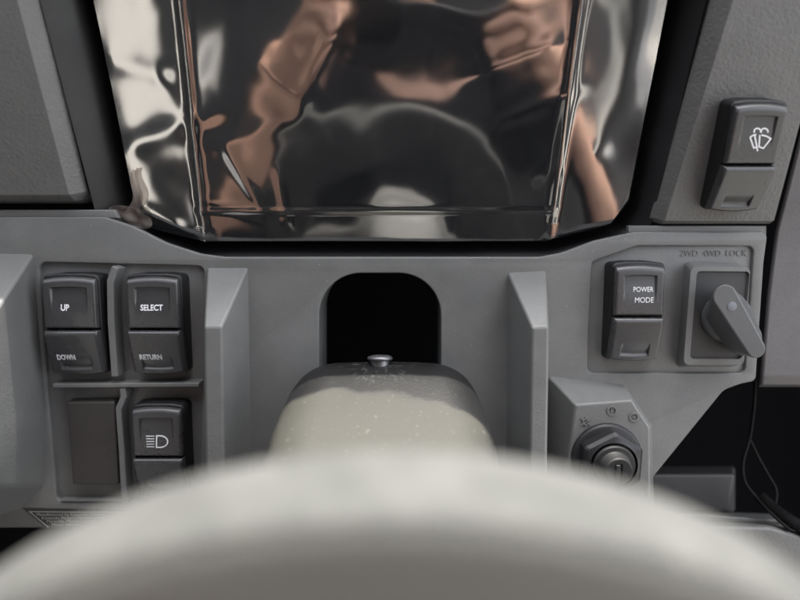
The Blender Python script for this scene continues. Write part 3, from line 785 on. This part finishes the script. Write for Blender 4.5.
# the loose pull tab at the lower left corner
cx, cy = fr.L(131, 216, 0.004).xy
m = MB(); rings = []
for k in range(9):
    rr = [0.0001, 0.15, 0.3, 0.45, 0.6, 0.72, 0.84, 0.94, 1.0][k]; ring_ = []
    for i in range(40):
        th = 2 * math.pi * i / 40
        ra = 0.0074 * (1 + 0.16 * math.cos(2 * th + 0.5) + 0.09 * math.cos(3 * th + 2)); x = ra * rr * 1.22 * math.cos(th); y = ra * rr * 0.72 * math.sin(th)
        x, y = x * math.cos(R(18)) + y * math.sin(R(18)), y * math.cos(R(18)) - x * math.sin(R(18))
        ring_.append((cx + x, cy + y, 0.0042 + 0.0026 * noise.noise(Vector((x * 190, y * 260, 2))) + 0.05 * (-x) * 0.5))
    rings.append(ring_)
m.loft(rings, False, False); o = m.build('pull_tab', 'tab', film, sharp=180)
o.modifiers.new('thickness', 'SOLIDIFY').thickness = 0.0003
m = MB(); rows_ = []
for k in range(24):
    q = k / 23; x = lerp(128, 141, q) + 6 * math.sin(q * 5); y = lerp(214, 170, q); p = fr.L(x, y, 0.004)
    rows_.append([(p[0] + (s - 3) * 0.0010 * (1 - .5 * q), p[1], 0.0038 + 0.0010 * math.sin(s * 1.1 + q * 4)) for s in range(7)])
m.grid(rows_); o = m.build('loose_strip', 'tab', film, sharp=180); o.modifiers.new('thickness', 'SOLIDIFY').thickness = 0.0002

# ------------------------------------------------------------------ steering column shroud
CX = (383 - 400) / F_PX * 0.27
st = thing('column_shroud', 'dusty black steering column cover standing out below the arched opening', 'column cover', mat=W @ Matrix.Translation((CX, 0, 0)))
rings = []
def prof(y, zt, hw, rc, drop, n=14):
    r = []
    z0 = zt - drop
    pts = [(-hw * 1.02, z0)]
    for i in range(n + 1):
        th = R(180 - 90 * i / n); cx_, cz_ = -hw + rc, zt - rc * 0.80
        r.append((cx_ + rc * math.cos(th), y, cz_ + rc * 0.80 * math.sin(th)))
    for i in range(1, 6): r.append((lerp(-hw + rc, hw - rc, i / 6), y, zt + 0.0006 * math.sin(math.pi * i / 6)))
    for i in range(n + 1):
        th = R(90 - 90 * i / n); cx_, cz_ = hw - rc, zt - rc * 0.80
        r.append((cx_ + rc * math.cos(th), y, cz_ + rc * 0.80 * math.sin(th)))
    r.append((hw * 1.02, y, z0)); r.append((-hw * 1.02, y, z0))
    return r
secs = [(0.2915, -0.0335, 0.0385, 0.017), (0.2905, -0.0308, 0.0402, 0.019), (0.288, -0.0292, 0.0414, 0.021), (0.284, -0.0290, 0.0424, 0.022), (0.278, -0.0310, 0.0434, 0.022), (0.268, -0.0360, 0.0448, 0.022),
        (0.255, -0.0432, 0.0462, 0.022), (0.24, -0.052, 0.0468, 0.022), (0.22, -0.0645, 0.0475, 0.022), (0.20, -0.079, 0.0475, 0.022), (0.18, -0.096, 0.046, 0.022), (0.165, -0.11, 0.042, 0.02)]
for y, zt, hw, rc in secs: rings.append(prof(y, zt, hw, rc, 0.085))
rings.append([(x * 0.9, y + 0.002, z) for x, y, z in rings[-1]])
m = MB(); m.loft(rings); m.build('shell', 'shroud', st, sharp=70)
# push rivet standing on its rear edge
ry = 0.2835; rz = -0.0287
rv = MB(); pf = [(0.0044, -0.003), (0.0042, 0.0010), (0.0052, 0.0011), (0.0057, 0.0016), (0.0058, 0.0022), (0.0053, 0.0029), (0.0036, 0.0034), (0.0010, 0.0036)]
seg = 40
rv.loft([[((380 - 400) / F_PX * 0.2835 - CX + r * math.cos(2 * math.pi * i / seg), ry + r * math.sin(2 * math.pi * i / seg), rz + z) for i in range(seg)] for r, z in pf])
rv.build('push_rivet', 'rivet', st, sharp=50)

# ------------------------------------------------------------------ steering wheel
WT = R(15); RM, RN = 0.095, 0.0180
wd = 0.0940; wz = -0.0252
wc = Vector((-0.0005, wd + RM * math.sin(WT), wz - RN * 0.98 - RM * math.cos(WT)))
wf = Frame(WT, wc)
sw = thing('steering_wheel', 'pale dusty steering wheel rim, out of focus at the front', 'steering wheel', wf)
m = MB(); rings = []; NS = 160
for i in range(NS + 1):
    a = 2 * math.pi * i / NS
    ring_ = []
    for j in range(44):
        bq = 2 * math.pi * j / 44
        sg = lambda v: math.copysign(abs(v) ** 0.24, v); rr = RM + RN * sg(math.cos(bq)); zz = 0.0105 * sg(math.sin(bq))
        rr -= 0.0006 * abs(math.sin(a * 30)) * (1 if math.cos(bq) < -0.3 else 0)
        ring_.append((rr * math.sin(a), rr * math.cos(a), zz))
    rings.append(ring_)
m.loft(rings, False, False); m.build('rim', 'rim', sw, sharp=180)
for ang in (100, 180, 260):
    a = R(ang); d = Vector((math.sin(a), math.cos(a), 0)); q = Vector((d.y, -d.x, 0))
    m = MB()
    m.loft([[d * r + q * (w_ * cx_) + Vector((0, 0, z + cz)) for cx_, cz in ((-1, -.005), (1, -.005), (1.0, .004), (.7, .006), (-.7, .006), (-1.0, .004))] for r, w_, z in ((0.03, .022, -.012), (0.055, .017, -.010), (0.075, .014, -.004), (0.094, .013, 0))])
    m.build('spoke', 'hub', sw, bevel=0.002)
m = MB(); m.lathe([(0.030, -0.075), (0.034, -0.045), (0.040, -0.034), (0.050, -0.028), (0.053, -0.016), (0.048, -0.004), (0.038, 0.0), (0.015, 0.002)], 64); m.build('hub', 'hub', sw, sharp=40)

exec_extra = True
# ------------------------------------------------------------------ the photographer, seen only mirrored in the film
def skin_obj(name, mat, pts, edges, parent, root=0, sub=2):
    me = bpy.data.meshes.new(name); me.from_pydata([p[:3] for p in pts], edges, []); me.update()
    o = bpy.data.objects.new(name, me); COL.objects.link(o); o.parent = parent
    sk = o.modifiers.new('skin', 'SKIN'); sk.use_smooth_shade = True
    if not me.skin_vertices: 
        bpy.context.view_layer.objects.active = o
    for i, p in enumerate(pts):
        r = p[3]
        me.skin_vertices[0].data[i].radius = (r, r) if not isinstance(r, tuple) else r
        me.skin_vertices[0].data[i].use_root = (i == root)
    sb = o.modifiers.new('subdivision', 'SUBSURF'); sb.levels = sub; sb.render_levels = sub
    me.materials.append(MAT[mat])
    return o

cam_w = W @ Vector((0, 0, 0))
def b2w(x, y, z): return W @ Vector((x, y, z))
per = thing('person', 'person in a black shirt and navy trousers holding up a phone with both hands', 'person', mat=Matrix.Translation((0.02, -0.52, 0.72)))
po = Vector((0.02, -0.52, 0.72))
class Skel:
    def __init__(self): self.p = []; self.e = []
    def add(self, v, r, frm=None):
        v = Vector(v) - po; self.p.append((v.x, v.y, v.z, r))
        if frm is not None: self.e.append((frm, len(self.p) - 1))
        return len(self.p) - 1
    def chain(self, frm, items):
        for v, r in items: frm = self.add(v, r, frm)
        return frm
def arm_pts(s):
    """shoulder, elbow, wrist, palm for side s (-1 left, +1 right), world"""
    sh = Vector((0.02 + s * 0.19, -0.46, 1.23)); el = Vector((0.04 + s * 0.27, -0.25, 1.03))
    if s < 0: wr = b2w(-0.115, -0.075, -0.075); pa = b2w(-0.082, -0.030, -0.040)
    else: wr = b2w(0.165, -0.075, -0.080); pa = b2w(0.128, -0.030, -0.045)
    return sh, el, wr, pa
sk = Skel()
pel = sk.add((0.02, -0.52, 0.72), (0.15, 0.11))
wa = sk.add((0.02, -0.53, 0.88), (0.125, 0.095), pel); ch = sk.add((0.02, -0.50, 1.10), (0.15, 0.11), wa)
nb = sk.add((0.02, -0.46, 1.28), (0.075, 0.07), ch); nk = sk.add((0.02, -0.44, 1.33), 0.054, nb)
for s in (-1, 1):
    hip = sk.add((0.02 + s * 0.10, -0.48, 0.72), 0.085, pel); kn = sk.add((0.02 + s * 0.20, -0.06, 0.78), 0.056, hip)
    an = sk.add((0.02 + s * 0.19, 0.10, 0.38), 0.038, kn); sk.add((0.02 + s * 0.19, 0.24, 0.34), 0.034, an)
    sh, el, wr, pa = arm_pts(s)
    a = sk.add(sh, 0.055, ch); a = sk.add(sh.lerp(el, .5), 0.045, a); a = sk.add(el, 0.038, a); a = sk.add(el.lerp(wr, .35), 0.038, a); a = sk.add(wr, 0.026, a)
    a = sk.add(wr.lerp(pa, .55), (0.028, 0.019), a); hp = sk.add(pa, (0.030, 0.016), a)
    # four fingers curl round the front of the phone, the thumb stays behind it
    for k in range(4):
        z = -0.032 + k * 0.021 + (0.004 if s < 0 else 0); ln = [0.75, 0.95, 1.0, 0.92][k]
        xk = -s * 0.0
        x0 = (-0.078 if s < 0 else 0.124)
        f0 = b2w(x0, -0.022, z * 0.8); f1 = b2w(x0 + s * 0.014 * 0, 0.002, z); 
        f2 = b2w(x0 - s * 0.024 * ln, 0.011, z + 0.003); f3 = b2w(x0 - s * 0.043 * ln, 0.009, z + 0.006)
        sk.chain(hp, [(f0, 0.0105), (f1, 0.0098), (f2, 0.0090), (f3, 0.0074)])
    t0 = b2w((-0.070 if s < 0 else 0.116), -0.040, -0.030); t1 = b2w((-0.056 if s < 0 else 0.102), -0.038, -0.006); t2 = b2w((-0.042 if s < 0 else 0.088), -0.030, 0.012)
    sk.chain(a, [(t0, 0.0125), (t1, 0.0110), (t2, 0.0088)])
hc = Vector((0.02, -0.40, 1.47))
h1 = sk.add(hc + Vector((0, -0.015, -0.055)), (0.058, 0.064), nk); h2 = sk.add(hc + Vector((0, -0.012, 0.02)), (0.074, 0.090), h1); h3 = sk.add(hc + Vector((0, -0.015, 0.075)), (0.058, 0.072), h2)
body = skin_obj('body', 'skin', sk.p, sk.e, per)
# face details and clothes
m = MB(); L_ = lambda v: Vector(v) - po
def ball(m, c, rx, ry, rz, seg=16):
    m.loft([[(c[0] + rx * math.sin(math.pi * i / seg) * math.cos(2 * math.pi * j / 20), c[1] + ry * math.sin(math.pi * i / seg) * math.sin(2 * math.pi * j / 20), c[2] + rz * math.cos(math.pi * i / seg)) for j in range(20)] for i in range(seg + 1)], False, False)
m = MB(); ball(m, L_(hc + Vector((0, -0.040, 0.045))), 0.088, 0.098, 0.080); m.build('hair', 'hair', per, sharp=180)
def garment(name, mat, pts, edges): skin_obj(name, mat, [(*(Vector(p[:3]) - po), p[3]) for p in pts], edges, per, 0, 2)
cl = [(0.02, -0.52, 0.72, (0.17, 0.13)), (0.02, -0.53, 0.88, (0.15, 0.115)), (0.02, -0.50, 1.10, (0.172, 0.13)), (0.02, -0.465, 1.26, (0.095, 0.088))]
ed = [(0, 1), (1, 2), (2, 3)]
for s in (-1, 1):
    sh, el, wr, pa = arm_pts(s); b0 = len(cl)
    cl += [(*sh, 0.072), (*sh.lerp(el, .55), 0.062), (*el, 0.056), (*el.lerp(wr, .25), 0.050)]; ed += [(2, b0), (b0, b0 + 1), (b0 + 1, b0 + 2), (b0 + 2, b0 + 3)]
garment('shirt', 'shirt', cl, ed)
cl = [(0.02, -0.52, 0.72, (0.165, 0.125))]; ed = []
for s in (-1, 1):
    b0 = len(cl); cl += [(0.02 + s * 0.10, -0.48, 0.72, 0.100), (0.02 + s * 0.20, -0.06, 0.78, 0.070), (0.02 + s * 0.19, 0.09, 0.42, 0.055)]; ed += [(0, b0), (b0, b0 + 1), (b0 + 1, b0 + 2)]
garment('trousers', 'jeans', cl, ed)

ph = thing('phone', 'dark smartphone held up in landscape between two hands', 'phone', mat=W @ Matrix.Translation((0.024, -0.0125, -0.012)))
m = MB(); rp = fillet([(-0.082, -0.038), (0.082, -0.038), (0.082, 0.038), (-0.082, 0.038)], 0.009)
m.loft([[(x, -0.0045, y) for x, y in rp], [(x, 0.0045, y) for x, y in rp]]); m.build('case', 'phone', ph, bevel=0.0015)
m = MB(); rp = fillet([(-0.06, -0.004), (-0.034, -0.004), (-0.034, 0.034), (-0.06, 0.034)], 0.006)
m.loft([[(x, 0.0044, y) for x, y in rp], [(x, 0.0065, y) for x, y in rp]]); m.build('camera_island', 'glass', ph, bevel=0.0005)

se = thing('driver_seat', 'black vinyl bucket seat behind the person', 'seat', mat=Matrix.Translation((0.02, -0.55, 0.45)))
m = MB(); m.box(-0.26, 0.26, -0.22, 0.30, 0.02, 0.15); m.build('seat_cushion', 'seat', se, bevel=0.04, seg=4)
m = MB(); m.loft([[(-.25, -.20, .12), (.25, -.20, .12), (.25, -.32, .12), (-.25, -.32, .12)], [(-.23, -.28, .78), (.23, -.28, .78), (.23, -.38, .78), (-.23, -.38, .78)]]); m.build('backrest', 'seat', se, bevel=0.04, seg=4)
m = MB(); m.loft([[(-.13, -.30, .82), (.13, -.30, .82), (.13, -.40, .82), (-.13, -.40, .82)], [(-.12, -.31, 1.0), (.12, -.31, 1.0), (.12, -.40, 1.0), (-.12, -.40, 1.0)]]); m.build('headrest', 'seat', se, bevel=0.03, seg=4)

rc = thing('roll_cage', 'black tube roll cage standing round the driver seat', 'roll cage', mat=Matrix.Translation((0, -0.5, 0.4)))
for s in (-1, 1):
    MB().tube([(s * 0.44, 0, 0), (s * 0.44, 0, 0.6), (s * 0.42, 0.0, 1.23)], 0.035, 16).build('post', 'seat', rc)
MB().tube([(-0.42, 0, 1.2), (0, 0, 1.2), (0.42, 0, 1.2)], 0.03, 16).build('cross_bar', 'seat', rc)

MB().box(-0.37, 0.37, -0.02, 0.0, 0.35, 1.22).build('rear_panel', 'seat', rc, bevel=0.004)
MB().box(-0.80, 0.34, -1.1, 0.52, 1.24, 1.28).build('roof', 'seat', rc, bevel=0.01)  # unseen roof added to block sky light, cut short on the right
dr = thing('door_blocker', 'unseen black door panel added to block light from the left', 'door', mat=Matrix.Translation((-0.66, -0.2, 0.35)))  # added out of view to keep sky light off the left side
m = MB(); m.loft([[(x, y, z) for y, z in [(-.45, 0), (.80, 0), (.80, .75), (.60, 1.25), (-.45, 1.25)]] for x in (-.02, .02)]); m.build('blocker_panel', 'seat', dr, bevel=0.01)
MB().box(.02, .035, -.1, .12, .70, .74).build('handle', 'phone', dr, bevel=0.004)

# yard and sheds behind the vehicle, again only mirrored
me = MB(); me.box(-40, 40, -60, 40, -0.05, 0.0); o = me.build('ground', 'ground'); o['kind'] = 'structure'
for (x, y, w_, d_, h_, lab) in ((-4.2, -6.6, 5.6, 5.0, 3.0, 'cream clad shed with grey roof on the left of the yard'), (4.6, -6.8, 5.6, 5.0, 2.6, 'cream clad shed with grey roof on the right of the yard')):
    t = thing('shed', lab, 'shed', mat=Matrix.Translation((x, y, 0)), group='sheds behind the vehicle')
    MB().box(-w_ / 2, w_ / 2, -d_ / 2, d_ / 2, 0, h_).build('wall', 'cladding', t)
    m = MB(); m.loft([[(-w_ / 2 - .3, yy, h_ + .002), (w_ / 2 + .3, yy, h_ + .002), (0, yy, h_ + .9)] for yy in (-d_ / 2 - .3, d_ / 2 + .3)]); m.build('roof', 'roof', t)
    sg = 1 if x < 0 else -1
    MB().box(sg * 1.35 - .45, sg * 1.35 + .45, d_ / 2 - 0.02, d_ / 2 + 0.03, 0, 2.1).build('door', 'black', t, bevel=0.01)
    for k in range(3): MB().box(sg * (2.35 - k * 2.2) - .12, sg * (2.35 - k * 2.2) + .12, d_ / 2 - 0.02, d_ / 2 + 0.06, 0, h_ - .1).build('wall_post', 'roof', t, bevel=0.01)

# ------------------------------------------------------------------ camera, sky, sun
cam = bpy.data.cameras.new('camera'); co = bpy.data.objects.new('camera', cam); COL.objects.link(co); S.camera = co
co.matrix_world = W @ Matrix.Rotation(R(90), 4, 'X')
cam.sensor_width = 36; cam.lens = 36 * F_PX / 800; cam.clip_start = 0.004; cam.clip_end = 400
cam.dof.use_dof = True; cam.dof.focus_distance = 0.289; cam.dof.aperture_fstop = 4.3

SUN_EL, SUN_AZ = R(66), R(18)                   # azimuth from straight ahead (+Y), negative = left
w = bpy.data.worlds.new('World'); S.world = w; w.use_nodes = True
nt = w.node_tree; bg = nt.nodes['Background']
sky = nt.nodes.new('ShaderNodeTexSky'); sky.sky_type = 'NISHITA'; sky.sun_disc = False; sky.sun_elevation = SUN_EL; sky.sun_rotation = SUN_AZ
sky.dust_density = 3.0; sky.air_density = 1.0; sky.ozone_density = 1.0
hs = nt.nodes.new('ShaderNodeHueSaturation'); hs.inputs['Saturation'].default_value = 0.25
nt.links.new(sky.outputs[0], hs.inputs['Color']); nt.links.new(hs.outputs[0], bg.inputs[0]); bg.inputs[1].default_value = 0.15
sd = bpy.data.lights.new('sun', 'SUN'); so = bpy.data.objects.new('sun', sd); COL.objects.link(so)
sd.energy = 2.0; sd.angle = R(0.6); sd.color = (1.0, 0.95, 0.86)
dirv = Vector((math.sin(SUN_AZ) * math.cos(SUN_EL), math.cos(SUN_AZ) * math.cos(SUN_EL), math.sin(SUN_EL)))
so.rotation_euler = dirv.to_track_quat('Z', 'Y').to_euler(); so.location = dirv * 5
S.view_settings.view_transform = 'Standard'; S.view_settings.look = 'None'; S.view_settings.exposure = 2.3; S.view_settings.gamma = 1
S.cycles.max_bounces = 8; S.cycles.transparent_max_bounces = 12; S.cycles.use_denoising = True
